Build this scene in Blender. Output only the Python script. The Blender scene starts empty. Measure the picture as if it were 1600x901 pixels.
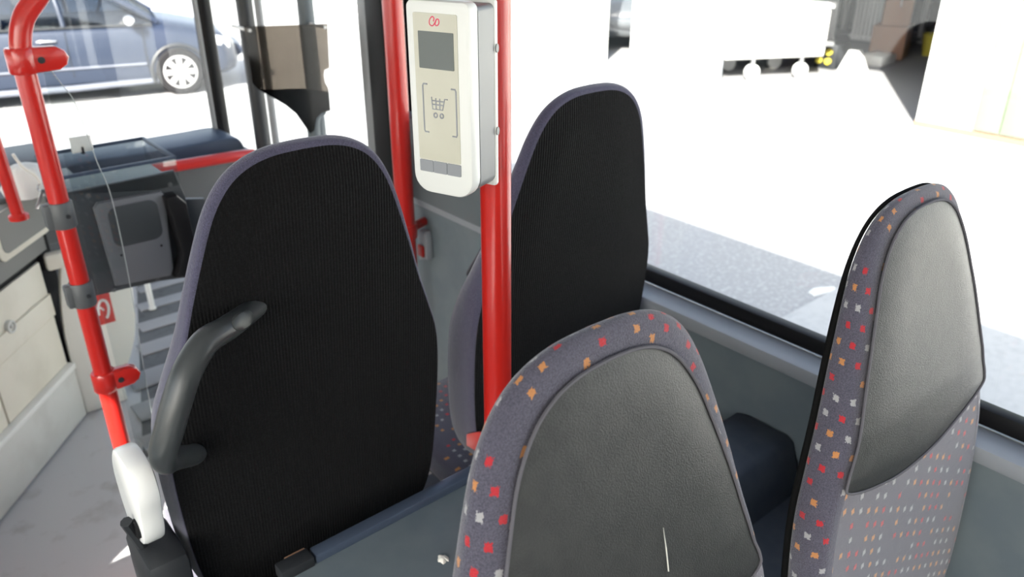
import bpy, bmesh, math, random
from mathutils import Vector, Matrix
random.seed(7)
scn = bpy.context.scene
col = scn.collection
PI = math.pi

# ------------------------------------------------------------------ camera
YAW, PITCH = math.radians(40.1), math.radians(25.7)
fw = Vector((math.sin(YAW)*math.cos(PITCH), math.cos(YAW)*math.cos(PITCH), -math.sin(PITCH)))
rt = Vector((math.cos(YAW), -math.sin(YAW), 0))
up = rt.cross(fw)
cam_d = bpy.data.cameras.new('camera'); cam = bpy.data.objects.new('camera', cam_d); col.objects.link(cam)
cam.matrix_world = Matrix(((rt.x, up.x, -fw.x, 0), (rt.y, up.y, -fw.y, 0), (rt.z, up.z, -fw.z, 1.6), (0, 0, 0, 1)))
cam_d.sensor_width = 36; cam_d.lens = 36*1250/1600
cam_d.clip_start = .02; cam_d.clip_end = 300
cam_d.dof.use_dof = True; cam_d.dof.focus_distance = .86; cam_d.dof.aperture_fstop = 7.1
scn.camera = cam

# ------------------------------------------------------------------ sky, sun, exposure
SUN_AZ = Vector((.839, .545, 0)); SUN_EL = math.radians(36)
w = bpy.data.worlds.new('sky'); scn.world = w; w.use_nodes = True
wn = w.node_tree; bg = wn.nodes['Background']
sky = wn.nodes.new('ShaderNodeTexSky'); sky.sky_type = 'NISHITA'
sky.sun_disc = False; sky.sun_elevation = SUN_EL; sky.sun_rotation = math.atan2(-SUN_AZ.x, -SUN_AZ.y)
sky.air_density = 1.0; sky.dust_density = 2.5; sky.ozone_density = 1.0
hs_ = wn.nodes.new('ShaderNodeHueSaturation'); hs_.inputs['Saturation'].default_value = .55
wn.links.new(sky.outputs[0], hs_.inputs['Color']); wn.links.new(hs_.outputs[0], bg.inputs[0]); bg.inputs[1].default_value = .28
sd = bpy.data.lights.new('sun', 'SUN'); so = bpy.data.objects.new('sun', sd); col.objects.link(so)
sd.energy = 12.0; sd.angle = math.radians(.55); sd.color = (1, .95, .87)
sdir = Vector((SUN_AZ.x*math.cos(SUN_EL), SUN_AZ.y*math.cos(SUN_EL), -math.sin(SUN_EL)))
so.rotation_euler = sdir.to_track_quat('-Z', 'Y').to_euler(); so.location = (-8, -6, 9)
scn.view_settings.view_transform = 'Standard'; scn.view_settings.look = 'None'
scn.view_settings.gamma = 1; scn.view_settings.use_curve_mapping = False
scn.view_settings.exposure = 1.08
cy = scn.cycles
cy.use_denoising = True; cy.max_bounces = 10; cy.diffuse_bounces = 6; cy.transparent_max_bounces = 16
cy.caustics_reflective = False; cy.caustics_refractive = False; cy.sample_clamp_indirect = 6

# ------------------------------------------------------------------ materials
MATS = {}
def mat(name, rgb=(.5, .5, .5), rough=.5, metal=0., noise=None, bump=None, sheen=0., coat=0., spec=.5, co='Object'):
    """noise=(scale, rgb2, lo, hi): second colour mixed in by noise; bump=(scale, strength)"""
    m = bpy.data.materials.new(name); m.use_nodes = True; nt = m.node_tree
    b = nt.nodes['Principled BSDF']
    b.inputs['Base Color'].default_value = (*rgb, 1); b.inputs['Roughness'].default_value = rough
    b.inputs['Metallic'].default_value = metal; b.inputs['Specular IOR Level'].default_value = spec
    if sheen: b.inputs['Sheen Weight'].default_value = sheen; b.inputs['Sheen Roughness'].default_value = .4
    if coat: b.inputs['Coat Weight'].default_value = coat; b.inputs['Coat Roughness'].default_value = .08
    tc = nt.nodes.new('ShaderNodeTexCoord')
    if noise:
        n = nt.nodes.new('ShaderNodeTexNoise'); n.inputs['Scale'].default_value = noise[0]; n.inputs['Detail'].default_value = 6
        nt.links.new(tc.outputs[co], n.inputs['Vector'])
        r = nt.nodes.new('ShaderNodeMapRange'); r.inputs[1].default_value = noise[2]; r.inputs[2].default_value = noise[3]
        nt.links.new(n.outputs['Fac'], r.inputs[0])
        x = nt.nodes.new('ShaderNodeMix'); x.data_type = 'RGBA'
        x.inputs[6].default_value = (*rgb, 1); x.inputs[7].default_value = (*noise[1], 1)
        nt.links.new(r.outputs[0], x.inputs[0]); nt.links.new(x.outputs[2], b.inputs['Base Color'])
    if bump:
        n = nt.nodes.new('ShaderNodeTexNoise'); n.inputs['Scale'].default_value = bump[0]; n.inputs['Detail'].default_value = 3
        nt.links.new(tc.outputs[co], n.inputs['Vector'])
        bp = nt.nodes.new('ShaderNodeBump'); bp.inputs['Strength'].default_value = bump[1]; bp.inputs['Distance'].default_value = .002
        nt.links.new(n.outputs['Fac'], bp.inputs['Height']); nt.links.new(bp.outputs[0], b.inputs['Normal'])
    MATS[name] = m
    return m
def glass_mat(name, tint=(.96, .98, .97), refl=.06, rough=.02):
    m = bpy.data.materials.new(name); m.use_nodes = True; nt = m.node_tree
    nt.nodes.remove(nt.nodes['Principled BSDF'])
    t = nt.nodes.new('ShaderNodeBsdfTransparent'); t.inputs[0].default_value = (*tint, 1)
    g = nt.nodes.new('ShaderNodeBsdfGlossy'); g.inputs['Roughness'].default_value = rough
    mx = nt.nodes.new('ShaderNodeMixShader'); mx.inputs[0].default_value = refl
    nt.links.new(t.outputs[0], mx.inputs[1]); nt.links.new(g.outputs[0], mx.inputs[2])
    nt.links.new(mx.outputs[0], nt.nodes['Material Output'].inputs[0]); MATS[name] = m
def math_node(nt, op, a, b=None, c=None):
    n = nt.nodes.new('ShaderNodeMath'); n.operation = op
    for i, v in enumerate((a, b, c)):
        if v is None: continue
        if isinstance(v, (int, float)): n.inputs[i].default_value = v
        else: nt.links.new(v, n.inputs[i])
    return n.outputs[0]
def moquette(name, base, dots=True, pitch=.021, half=.17):
    m = mat(name, base, .95, sheen=.55, noise=(620, tuple(c*.55 for c in base), .35, .7), bump=(900, .6), spec=.15)
    nt = m.node_tree; b = nt.nodes['Principled BSDF']
    if not dots: return m
    src = b.inputs['Base Color'].links[0].from_socket
    uv = nt.nodes.new('ShaderNodeUVMap'); uv.uv_map = 'UVMap'
    mp = nt.nodes.new('ShaderNodeVectorMath'); mp.operation = 'SCALE'; mp.inputs['Scale'].default_value = 1/pitch
    nt.links.new(uv.outputs[0], mp.inputs[0])
    wob = nt.nodes.new('ShaderNodeTexNoise'); wob.inputs['Scale'].default_value = 520; nt.links.new(uv.outputs[0], wob.inputs[0])
    sp = nt.nodes.new('ShaderNodeSeparateXYZ'); nt.links.new(mp.outputs[0], sp.inputs[0])
    row = math_node(nt, 'FLOOR', sp.outputs[0])
    sh = math_node(nt, 'MULTIPLY', math_node(nt, 'MODULO', row, 2), .5)
    y2 = math_node(nt, 'ADD', sp.outputs[1], sh)
    cellv = nt.nodes.new('ShaderNodeCombineXYZ')
    nt.links.new(row, cellv.inputs[0]); nt.links.new(math_node(nt, 'FLOOR', y2), cellv.inputs[1])
    wn_ = nt.nodes.new('ShaderNodeTexWhiteNoise'); wn_.noise_dimensions = '2D'; nt.links.new(cellv.outputs[0], wn_.inputs['Vector'])
    fx = math_node(nt, 'ABSOLUTE', math_node(nt, 'SUBTRACT', math_node(nt, 'FRACT', sp.outputs[0]), .5))
    fy = math_node(nt, 'ABSOLUTE', math_node(nt, 'SUBTRACT', math_node(nt, 'FRACT', y2), .5))
    jag = math_node(nt, 'MULTIPLY', math_node(nt, 'SUBTRACT', wob.outputs['Fac'], .5), .30)
    d = math_node(nt, 'ADD', math_node(nt, 'MAXIMUM', fx, fy), jag)
    mask = math_node(nt, 'LESS_THAN', d, half)
    ramp = nt.nodes.new('ShaderNodeValToRGB'); ramp.color_ramp.interpolation = 'CONSTANT'
    cr = ramp.color_ramp; cr.elements[0].position = 0; cr.elements[0].color = (.50, .035, .045, 1)
    cr.elements[1].position = .27; cr.elements[1].color = (.55, .24, .09, 1)
    e = cr.elements.new(.50); e.color = (.40, .39, .40, 1)
    nt.links.new(wn_.outputs['Value'], ramp.inputs[0])
    on = math_node(nt, 'MULTIPLY', mask, math_node(nt, 'LESS_THAN', wn_.outputs['Value'], .76))
    x = nt.nodes.new('ShaderNodeMix'); x.data_type = 'RGBA'
    nt.links.new(on, x.inputs[0]); nt.links.new(src, x.inputs[6]); nt.links.new(ramp.outputs[0], x.inputs[7])
    nt.links.new(x.outputs[2], b.inputs['Base Color'])
    return m
def corduroy(name, rgb):
    m = mat(name, rgb, .95, sheen=.06, spec=.1, noise=(300, tuple(c*1.9 for c in rgb), .45, .7))
    nt = m.node_tree; b = nt.nodes['Principled BSDF']
    tc = nt.nodes.new('ShaderNodeTexCoord'); sp = nt.nodes.new('ShaderNodeSeparateXYZ'); nt.links.new(tc.outputs['Object'], sp.inputs[0])
    s = math_node(nt, 'SINE', math_node(nt, 'MULTIPLY', sp.outputs[0], 2*PI/.0046))
    n = nt.nodes.new('ShaderNodeTexNoise'); n.inputs['Scale'].default_value = 500; nt.links.new(tc.outputs['Object'], n.inputs[0])
    h = math_node(nt, 'ADD', s, math_node(nt, 'MULTIPLY', n.outputs['Fac'], 1.3))
    bp = nt.nodes.new('ShaderNodeBump'); bp.inputs['Strength'].default_value = .7; bp.inputs['Distance'].default_value = .001
    nt.links.new(h, bp.inputs['Height']); nt.links.new(bp.outputs[0], b.inputs['Normal'])
    return m
moquette('moquette', (.118, .112, .150))
moquette('moquette_plain', (.105, .10, .158), dots=False)
corduroy('black_corduroy', (.0062, .0062, .0066))
mat('leather', (.020, .021, .021), .45, noise=(60, (.027, .028, .027), .4, .6), bump=(620, .35))
mat('black_cloth', (.006, .006, .006), .95, spec=.1)
mat('thread', (.11, .105, .12), .9)
mat('grey_plastic', (.040, .044, .046), .34, bump=(400, .06))
mat('dark_plastic', (.022, .024, .027), .45)
mat('black_rubber', (.006, .006, .007), .5, spec=.22)
mat('plug', (.042, .046, .047), .4)
mat('red_paint', (.52, .018, .013), .28, coat=.4)
mat('dark_red', (.20, .012, .022), .4)
mat('white_plastic', (.80, .80, .77), .35)
mat('white_gloss', (.85, .85, .83), .2)
mat('silver', (.24, .245, .25), .4, .2)
mat('strip_metal', (.10, .13, .19), .3, .5)
mat('wall_grey', (.155, .185, .20), .5, noise=(14, (.135, .165, .185), .4, .6), bump=(300, .08))
mat('ledge_grey', (.30, .32, .345), .45)
mat('box_grey', (.115, .135, .145), .5)
mat('step_blue', (.040, .050, .072), .55, noise=(25, (.055, .066, .085), .4, .65))
mat('floor_vinyl', (.56, .555, .565), .55, noise=(9, (.34, .32, .305), .56, .8), bump=(250, .1))
mat('stripe_light', (.34, .34, .345), .5)
mat('entrance_grey', (.115, .118, .118), .6, noise=(30, (.08, .08, .08), .5, .7))
mat('beige', (.76, .72, .62), .5, noise=(6, (.67, .63, .53), .45, .7))
mat('beige_light', (.80, .78, .71), .5)
mat('kick_grey', (.62, .62, .59), .5, noise=(8, (.54, .53, .50), .45, .7))
mat('cab_grey', (.22, .22, .21), .5)
mat('dash_blue', (.035, .055, .095), .45)
mat('dash_grey', (.085, .09, .095), .5)
mat('ticket_dark', (.040, .046, .052), .4)
mat('ticket_mid', (.13, .135, .15), .4)
mat('ceiling_white', (.5, .5, .49), .6)
mat('bus_white', (.55, .55, .55), .4)
mat('screen_cream', (.60, .58, .48), .16, noise=(4, (.52, .50, .40), .4, .6))
mat('lcd', (.10, .115, .105), .12)
mat('key_grey', (.28, .29, .31), .35)
mat('print_grey', (.30, .31, .34), .4)
mat('print_pink', (.75, .05, .12), .4)
mat('sticker_red', (.62, .05, .04), .4)
mat('paper', (.75, .75, .73), .6)
mat('lint', (.75, .73, .66), .95)
glass_mat('pane', (.97, .985, .98), .045)
glass_mat('perspex', (.93, .95, .95), .07)
glass_mat('smoke', (.33, .305, .275), .03, .1)
glass_mat('smoke_dark', (.05, .053, .056), .03, .15)
mat('asphalt', (.34, .34, .345), .9, noise=(38, (.48, .48, .485), .5, .72), bump=(120, .5))
mat('concrete', (.48, .48, .48), .85, noise=(20, (.42, .42, .425), .45, .7))
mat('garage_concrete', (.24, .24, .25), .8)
mat('facade_white', (.72, .72, .70), .7)
mat('facade_green', (.17, .205, .145), .6)
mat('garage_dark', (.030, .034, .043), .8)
mat('car_blue', (.016, .024, .045), .4, .1, coat=.25)
mat('car_sill', (.12, .13, .16), .5)
mat('car_dark', (.02, .022, .025), .4)
mat('car_grey', (.10, .11, .12), .3, .3, coat=.5)
mat('hub_silver', (.34, .34, .34), .4)
mat('tyre', (.013, .013, .014), .85, spec=.2)
mat('chrome', (.7, .7, .7), .2, .9)
glass_mat('car_glass', (.16, .21, .27), .10)
mat('lamp_glass', (.8, .82, .84), .08, .4)
mat('cardboard', (.30, .165, .10), .8)
mat('yellow', (.55, .46, .06), .5)
mat('blue_sign', (.06, .16, .50), .5)
mat('rack_white', (.6, .6, .6), .5)
mat('perspex_edge', (.45, .47, .47), .3)
mat('interior_cloth', (.12, .125, .13), .8)

# ------------------------------------------------------------------ mesh helpers
class MB:
    def __init__(s): s.v = []; s.f = []; s.uv = []
    def add(s, verts, faces, uvs=None):
        o = len(s.v); s.v += [tuple(p) for p in verts]; s.uv += list(uvs) if uvs else [(p[0], p[2]) for p in verts]
        s.f += [tuple(i+o for i in f) for f in faces]; return s
    def box(s, x0, x1, y0, y1, z0, z1, bev=0., M=None, seg=2):
        bm = bmesh.new(); bmesh.ops.create_cube(bm, size=1)
        for v in bm.verts: v.co = Vector(((x0+x1)/2+v.co.x*(x1-x0), (y0+y1)/2+v.co.y*(y1-y0), (z0+z1)/2+v.co.z*(z1-z0)))
        if bev: bmesh.ops.bevel(bm, geom=bm.edges[:], offset=bev, segments=seg, profile=.5, affect='EDGES')
        if M is not None: bm.transform(M)
        bm.verts.index_update()
        s.add([v.co[:] for v in bm.verts], [[v.index for v in f.verts] for f in bm.faces]); bm.free(); return s
    def tube(s, pts, r, n=14, flat=1., caps=True, upv=(0, 0, 1)):
        pts = [Vector(p) for p in pts]; rs = r if isinstance(r, (list, tuple)) else [r]*len(pts)
        V = []; F = []; nrm = None
        for i, p in enumerate(pts):
            t = (pts[min(i+1, len(pts)-1)]-pts[max(i-1, 0)]).normalized()
            if nrm is None:
                a = Vector(upv); a = a if abs(a.dot(t)) < .9 else Vector((1, 0, 0)); nrm = (a-t*a.dot(t)).normalized()
            else: nrm = (nrm-t*nrm.dot(t)).normalized()
            b = t.cross(nrm)
            for k in range(n):
                a = 2*PI*k/n; V.append(p+nrm*math.cos(a)*rs[i]+b*math.sin(a)*rs[i]*flat)
        for i in range(len(pts)-1):
            for k in range(n): F.append((i*n+k, i*n+(k+1) % n, (i+1)*n+(k+1) % n, (i+1)*n+k))
        if caps: F.append(tuple(range(n-1, -1, -1))); F.append(tuple((len(pts)-1)*n+k for k in range(n)))
        return s.add(V, F)
    def prism(s, poly, fn, d0, d1, bev=0.):
        """poly: 2D outline; fn(a, b, d) -> 3D"""
        n = len(poly); rings = [(0, d0), (0, d1)] if not bev else [(bev, d0), (bev*.3, d0+bev*.3*(1 if d1 > d0 else -1)), (0, d0+bev*(1 if d1 > d0 else -1)), (0, d1-bev*(1 if d1 > d0 else -1)), (bev*.3, d1-bev*.3*(1 if d1 > d0 else -1)), (bev, d1)]
        V = []; F = []
        for o, d in rings:
            q = inset(poly, o) if o else poly
            V += [fn(a, b, d) for a, b in q]
        for i in range(len(rings)-1):
            for k in range(n): F.append((i*n+k, i*n+(k+1) % n, (i+1)*n+(k+1) % n, (i+1)*n+k))
        F.append(tuple(range(n-1, -1, -1))); F.append(tuple((len(rings)-1)*n+k for k in range(n)))
        return s.add(V, F)
    def lathe(s, prof, c=(0, 0, 0), axis='z', n=24):
        V = []; F = []
        for r, h in prof:
            for k in range(n):
                a = 2*PI*k/n; p = (r*math.cos(a), r*math.sin(a), h)
                if axis == 'y': p = (p[0], h, p[1])
                if axis == 'x': p = (h, p[0], p[1])
                V.append((c[0]+p[0], c[1]+p[1], c[2]+p[2]))
        m = len(prof)
        for i in range(m-1):
            for k in range(n): F.append((i*n+k, i*n+(k+1) % n, (i+1)*n+(k+1) % n, (i+1)*n+k))
        F.append(tuple(range(n-1, -1, -1))); F.append(tuple((m-1)*n+k for k in range(n)))
        return s.add(V, F)
    def loft(s, rings, close=True, caps=True):
        n = len(rings[0]); V = [p for r in rings for p in r]; F = []
        for i in range(len(rings)-1):
            for k in range(n if close else n-1): F.append((i*n+k, i*n+(k+1) % n, (i+1)*n+(k+1) % n, (i+1)*n+k))
        if caps and close: F.append(tuple(range(n-1, -1, -1))); F.append(tuple((len(rings)-1)*n+k for k in range(n)))
        return s.add(V, F)
    def build(s, name, m, parent=None, ang=35):
        me = bpy.data.meshes.new(name); me.from_pydata(s.v, [], s.f)
        bm = bmesh.new(); bm.from_mesh(me); bmesh.ops.recalc_face_normals(bm, faces=bm.faces[:]); bm.to_mesh(me); bm.free()
        ul = me.uv_layers.new(name='UVMap')
        for l in me.loops: ul.data[l.index].uv = s.uv[l.vertex_index]
        me.polygons.foreach_set('use_smooth', [True]*len(me.polygons)); me.set_sharp_from_angle(angle=math.radians(ang))
        me.materials.append(MATS[m]); me.update()
        o = bpy.data.objects.new(name, me); col.objects.link(o)
        if parent: o.parent = parent
        return o
def inset(poly, d):
    n = len(poly); out = []
    area = sum(poly[i][0]*poly[(i+1) % n][1]-poly[(i+1) % n][0]*poly[i][1] for i in range(n))
    sg = 1 if area > 0 else -1
    for i in range(n):
        p0, p1, p2 = poly[i-1], poly[i], poly[(i+1) % n]
        e1 = Vector((p1[0]-p0[0], p1[1]-p0[1])); e2 = Vector((p2[0]-p1[0], p2[1]-p1[1]))
        if e1.length < 1e-9: e1 = e2
        if e2.length < 1e-9: e2 = e1
        n1 = Vector((-e1.y, e1.x)).normalized(); n2 = Vector((-e2.y, e2.x)).normalized()
        b = (n1+n2); b = b.normalized() if b.length > 1e-6 else n1
        c = max(.4, b.dot(n1)); out.append((p1[0]+b.x*sg*d/c, p1[1]+b.y*sg*d/c))
    return out
def spline(pts, n=8, closed=False):
    P = [Vector(p) for p in pts]; m = len(P); out = []
    rng = range(m if closed else m-1)
    for i in rng:
        if closed: a, b, c, d = P[i-1], P[i], P[(i+1) % m], P[(i+2) % m]
        else: a, b, c, d = P[max(i-1, 0)], P[i], P[i+1], P[min(i+2, m-1)]
        for k in range(n):
            t = k/n; out.append(.5*((2*b)+(c-a)*t+(2*a-5*b+4*c-d)*t*t+(3*b-a-3*c+d)*t**3))
    if not closed: out.append(P[-1])
    return out
def rrect(x0, x1, y0, y1, r, n=6):
    out = []
    for cx, cy_, a0 in ((x1-r, y1-r, 0), (x0+r, y1-r, 90), (x0+r, y0+r, 180), (x1-r, y0+r, 270)):
        for k in range(n+1):
            a = math.radians(a0+90*k/n); out.append((cx+r*math.cos(a), cy_+r*math.sin(a)))
    return out
def circle(cx, cy_, r, n=16, sy=1.): return [(cx+r*math.cos(2*PI*k/n), cy_+r*sy*math.sin(2*PI*k/n)) for k in range(n)]
def tag(o, label, cat, group=None):
    o['label'] = label; o['category'] = cat
    if group: o['group'] = group
    return o
def struct(o, label=None):
    o['kind'] = 'structure'
    if label: o['label'] = label
    return o
def lab(o, label): o['label'] = label; return o
def empty(name, loc=(0, 0, 0), rz=0.):
    e = bpy.data.objects.new(name, None); col.objects.link(e); e.location = loc; e.rotation_euler = (0, 0, rz); e.empty_display_size = .1
    return e
def setmat(o, M):
    o.matrix_basis = M; return o
def box(*a, **k): return MB().box(*a, **k)
XZ = lambda y: (lambda a, b, d: (a, y+d, b))
YZ = lambda x: (lambda a, b, d: (x+d, a, b))

# ================================================================== the bus shell
floor = struct(box(-1.27, 1.27, -5, 3.95, -.1, 0).build('floor', 'floor_vinyl'), 'grey speckled vinyl bus floor')
ent = MB().prism([(.43, 2.34), (1.19, 2.34), (1.19, 3.93), (.90, 3.93)], lambda a, b, d: (a, b, d), 0, .004).build('entrance_mat', 'entrance_grey', floor)
for yc, xl, hw in ((3.80, .87, .04), (3.615, .81, .035), (3.43, .755, .04), (3.237, .70, .045), (3.045, .64, .05), (2.82, .535, .062), (2.605, .49, .06), (2.40, .45, .055)):
    box(xl, 1.19, yc-hw, yc+hw, .004, .010, .002).build('floor_stripe', 'stripe_light', floor)
struct(box(-1.28, 1.28, -5, 3.95, 2.3, 2.4, .02).build('ceiling', 'ceiling_white'), 'pale bus ceiling')
# right side wall
wr = struct(box(1.2, 1.28, -5, 1.96, -.35, .835).build('wall_right', 'wall_grey'), 'grey panel side wall below the bus window')
lab(box(1.185, 1.252, -5, 1.955, .822, .853, .008).build('window_ledge', 'ledge_grey', wr), 'pale grey ledge under the side window')
box(1.19, 1.28, -5, 3.95, 1.98, 2.3).build('header_panel', 'ceiling_white', wr)
lab(box(1.16, 1.25, 1.50, 1.87, .853, 1.085, .012).build('door_control_box', 'box_grey', wr), 'grey box on the ledge beside the door')
MB().lathe([(.006, 0), (.007, .003), (.004, .004)], (1.158, 1.63, .93), 'x', 12).build('screw', 'dark_plastic', wr)
lab(MB().prism(spline([(1.33, .853), (1.335, .90), (1.37, .925), (1.405, .90), (1.41, .853)], 5), YZ(1.215), 0, .03, .004).build('ledge_stop', 'box_grey', wr), 'small rounded grey stop on the ledge')
# rear pillar of the door
pl = struct(box(1.17, 1.28, 1.93, 2.02, -.35, 2.3, .01).build('trim_1', 'black_rubber'), 'black door pillar')
box(1.185, 1.275, 2.02, 2.085, -.35, 2.3, .006).build('pillar_face', 'silver', pl)
# right windows
def window(name, x, y0, y1, z0, z1, label=None):
    g = struct(box(x-.003, x+.003, y0, y1, z0, z1).build(name, 'pane'), label)
    s = MB(); t = .027
    s.box(x-.016, x+.012, y0, y1, z0-.004, z0+t, .005); s.box(x-.016, x+.012, y0, y1, z1-t, z1, .005)
    s.box(x-.016, x+.012, y0, y0+t, z0, z1, .005); s.box(x-.016, x+.012, y1-t, y1, z0, z1, .005)
    lab(s.build('window_seal', 'black_rubber', g), 'black rubber window seal'); return g
window('window_1', 1.262, -.9, 1.93, .857, 1.98, 'large clear side window pane beside the seats')
window('window_2', 1.262, -4.8, -1.0, .857, 1.98)
struct(box(1.19, 1.28, -1.0, -.9, .83, 2.0).build('trim_2', 'box_grey'), 'window post')
# left wall and windows
wl = struct(box(-1.28, -1.2, -5, 3.95, -.35, .86).build('wall_left', 'wall_grey'))
box(-1.28, -1.2, -5, 3.95, 1.98, 2.3).build('header_panel', 'ceiling_white', wl)
for k, (y0, y1) in enumerate(((-4.9, -1.75), (-1.65, .40), (1.55, 3.8))):
    window('window_%d' % (k+3), -1.262, y0, y1, .86, (1.98, 1.98, 1.5)[k])
box(-1.28, -1.2, 1.5, 3.95, 1.5, 1.98).build('cab_sun_blocker', 'box_grey', wl)  # unseen filler added to keep sun off the entrance stripes
window('window_8', -1.262, .45, 1.45, .86, 1.95)
box(-1.28, -1.2, .40, 1.5, 1.95, 1.98).build('header_panel', 'ceiling_white', wl)  # unseen strip lowering the window top to limit sun on the left pole
for k, y in enumerate((-1.7, 1.5)): struct(box(-1.28, -1.2, y-.06, y+.06, .85, 2.1).build('trim_%d' % (k+3), 'box_grey'))
# front and rear
wf = struct(box(-1.28, 1.28, 3.95, 4.02, -.35, .45).build('wall_front', 'dash_grey'))
box(-1.28, 1.28, 3.95, 4.02, 2.1, 2.4).build('header_panel', 'bus_white', wf)
struct(box(-1.2, 1.2, 3.98, 3.986, .45, 2.1).build('window_6', 'pane'), 'clear windscreen pane')
struct(box(-1.28, -1.18, 3.9, 4.02, .45, 2.3).build('trim_5', 'black_rubber'))
wb = struct(box(-1.28, 1.28, -5.07, -5, -.35, .9).build('wall_rear', 'wall_grey'))
box(-1.28, 1.28, -5.07, -5, 1.95, 2.4).build('header_panel', 'ceiling_white', wb)
struct(box(-1.28, 1.28, -5.035, -5.03, .9, 1.95).build('window_7', 'pane'))
# the glazed front door on the right
dr = struct(box(1.236, 1.242, 2.09, 3.93, -.2, 2.28).build('door_1', 'pane'), 'glazed front passenger door')
for y, r, m in ((2.95, .030, 'dark_plastic'), (2.83, .014, 'silver'), (2.47, .026, 'box_grey')):
    MB().tube([(1.222, y, -.2), (1.222, y, 1.0), (1.222, y, 2.28)], r, 12).build('door_post', m, dr)
# windscreen post
wp = struct(MB().tube([(1.165, 3.22, .60), (1.165, 3.22, 1.4), (1.165, 3.22, 2.3)], .034, 18).build('trim_6', 'black_rubber'), 'black windscreen post rising from the dashboard')
MB().tube([(1.135, 3.20, .66), (1.135, 3.20, 2.3)], .008, 8).build('post_bead', 'silver', wp)
# seat platforms and wheel box
pod = struct(box(.13, 1.2, -1.2, 1.42, 0, .26, .01).build('seat_platform', 'step_blue'), 'raised platform under the seats')
wbx = struct(box(.17, .84, .47, .888, .26, .715, .012).build('wheel_box', 'wall_grey'), 'grey wheel box top between the back to back seats')
lab(box(.355, .84, .872, .895, .712, .729, .003).build('edge_strip', 'strip_metal', wbx), 'blue grey metal edge strip')
box(.30, .352, .870, .897, .709, .731, .003).build('strip_end_cap', 'dark_plastic', wbx)
box(.318, .35, .897, .902, .712, .727).build('wood_packing', 'cardboard', wbx)
struct(box(-1.2, -.40, -1.0, 1.5, 0, .59, .01).build('sun_blocker_left', 'wall_grey'))  # unseen box added to keep sun off the aisle floor
# stepped cover beside the wall
prof = [(.725, .28), (.725, .690), (.70, .697), (.613, .697), (.600, .688), (.578, .635), (.568, .60), (.43, .595), (.415, .58), (.40, .46), (.25, .455), (.235, .44), (.22, .28)]
sc_ = struct(MB().prism(prof, YZ(.86), 0, .338, .006).build('stepped_cover', 'step_blue'), 'dark stepped plastic wheel cover by the wall')
# ================================================================== seats
HW = [(1.335, 0), (1.333, .04), (1.324, .073), (1.306, .100), (1.276, .122), (1.235, .139), (1.165, .161), (1.10, .179), (1.035, .201), (.985, .216), (.92, .222), (.82, .22), (.72, .212), (.66, .196), (.625, .165), (.612, .1), (.61, 0)]
def half_outline(tab, n=5): return [(p.x, p.y) for p in spline([Vector((h, z)) for z, h in tab], n)]
def full_outline(tab, n=5):
    h = half_outline(tab, n); h = [(max(0, a), b) for a, b in h]
    return [(-a, b) for a, b in h][::-1][:-1]+h[:-1]
OUT = full_outline(HW)
KB = .12
def bend(z): return KB*(1.34-z)-.10*max(0, 1.0-z)**2 + .4*max(0, z-1.24)**2
def lerp_tab(t, z):
    if z >= t[0][0]: return t[0][1]
    for (a, p), (b, q) in zip(t, t[1:]):
        if z >= b: return q+(p-q)*(z-b)/(a-b)
    return t[-1][1]
DEPTH = {'near': [(1.33, .42), (1.27, .56), (1.18, .80), (1.08, 1.0), (.6, 1.0)], 'far': [(1.33, .55), (1.22, .75), (1.12, 1.0), (1.02, 1.5), (.92, 2.0), (.6, 2.2)]}
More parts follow.
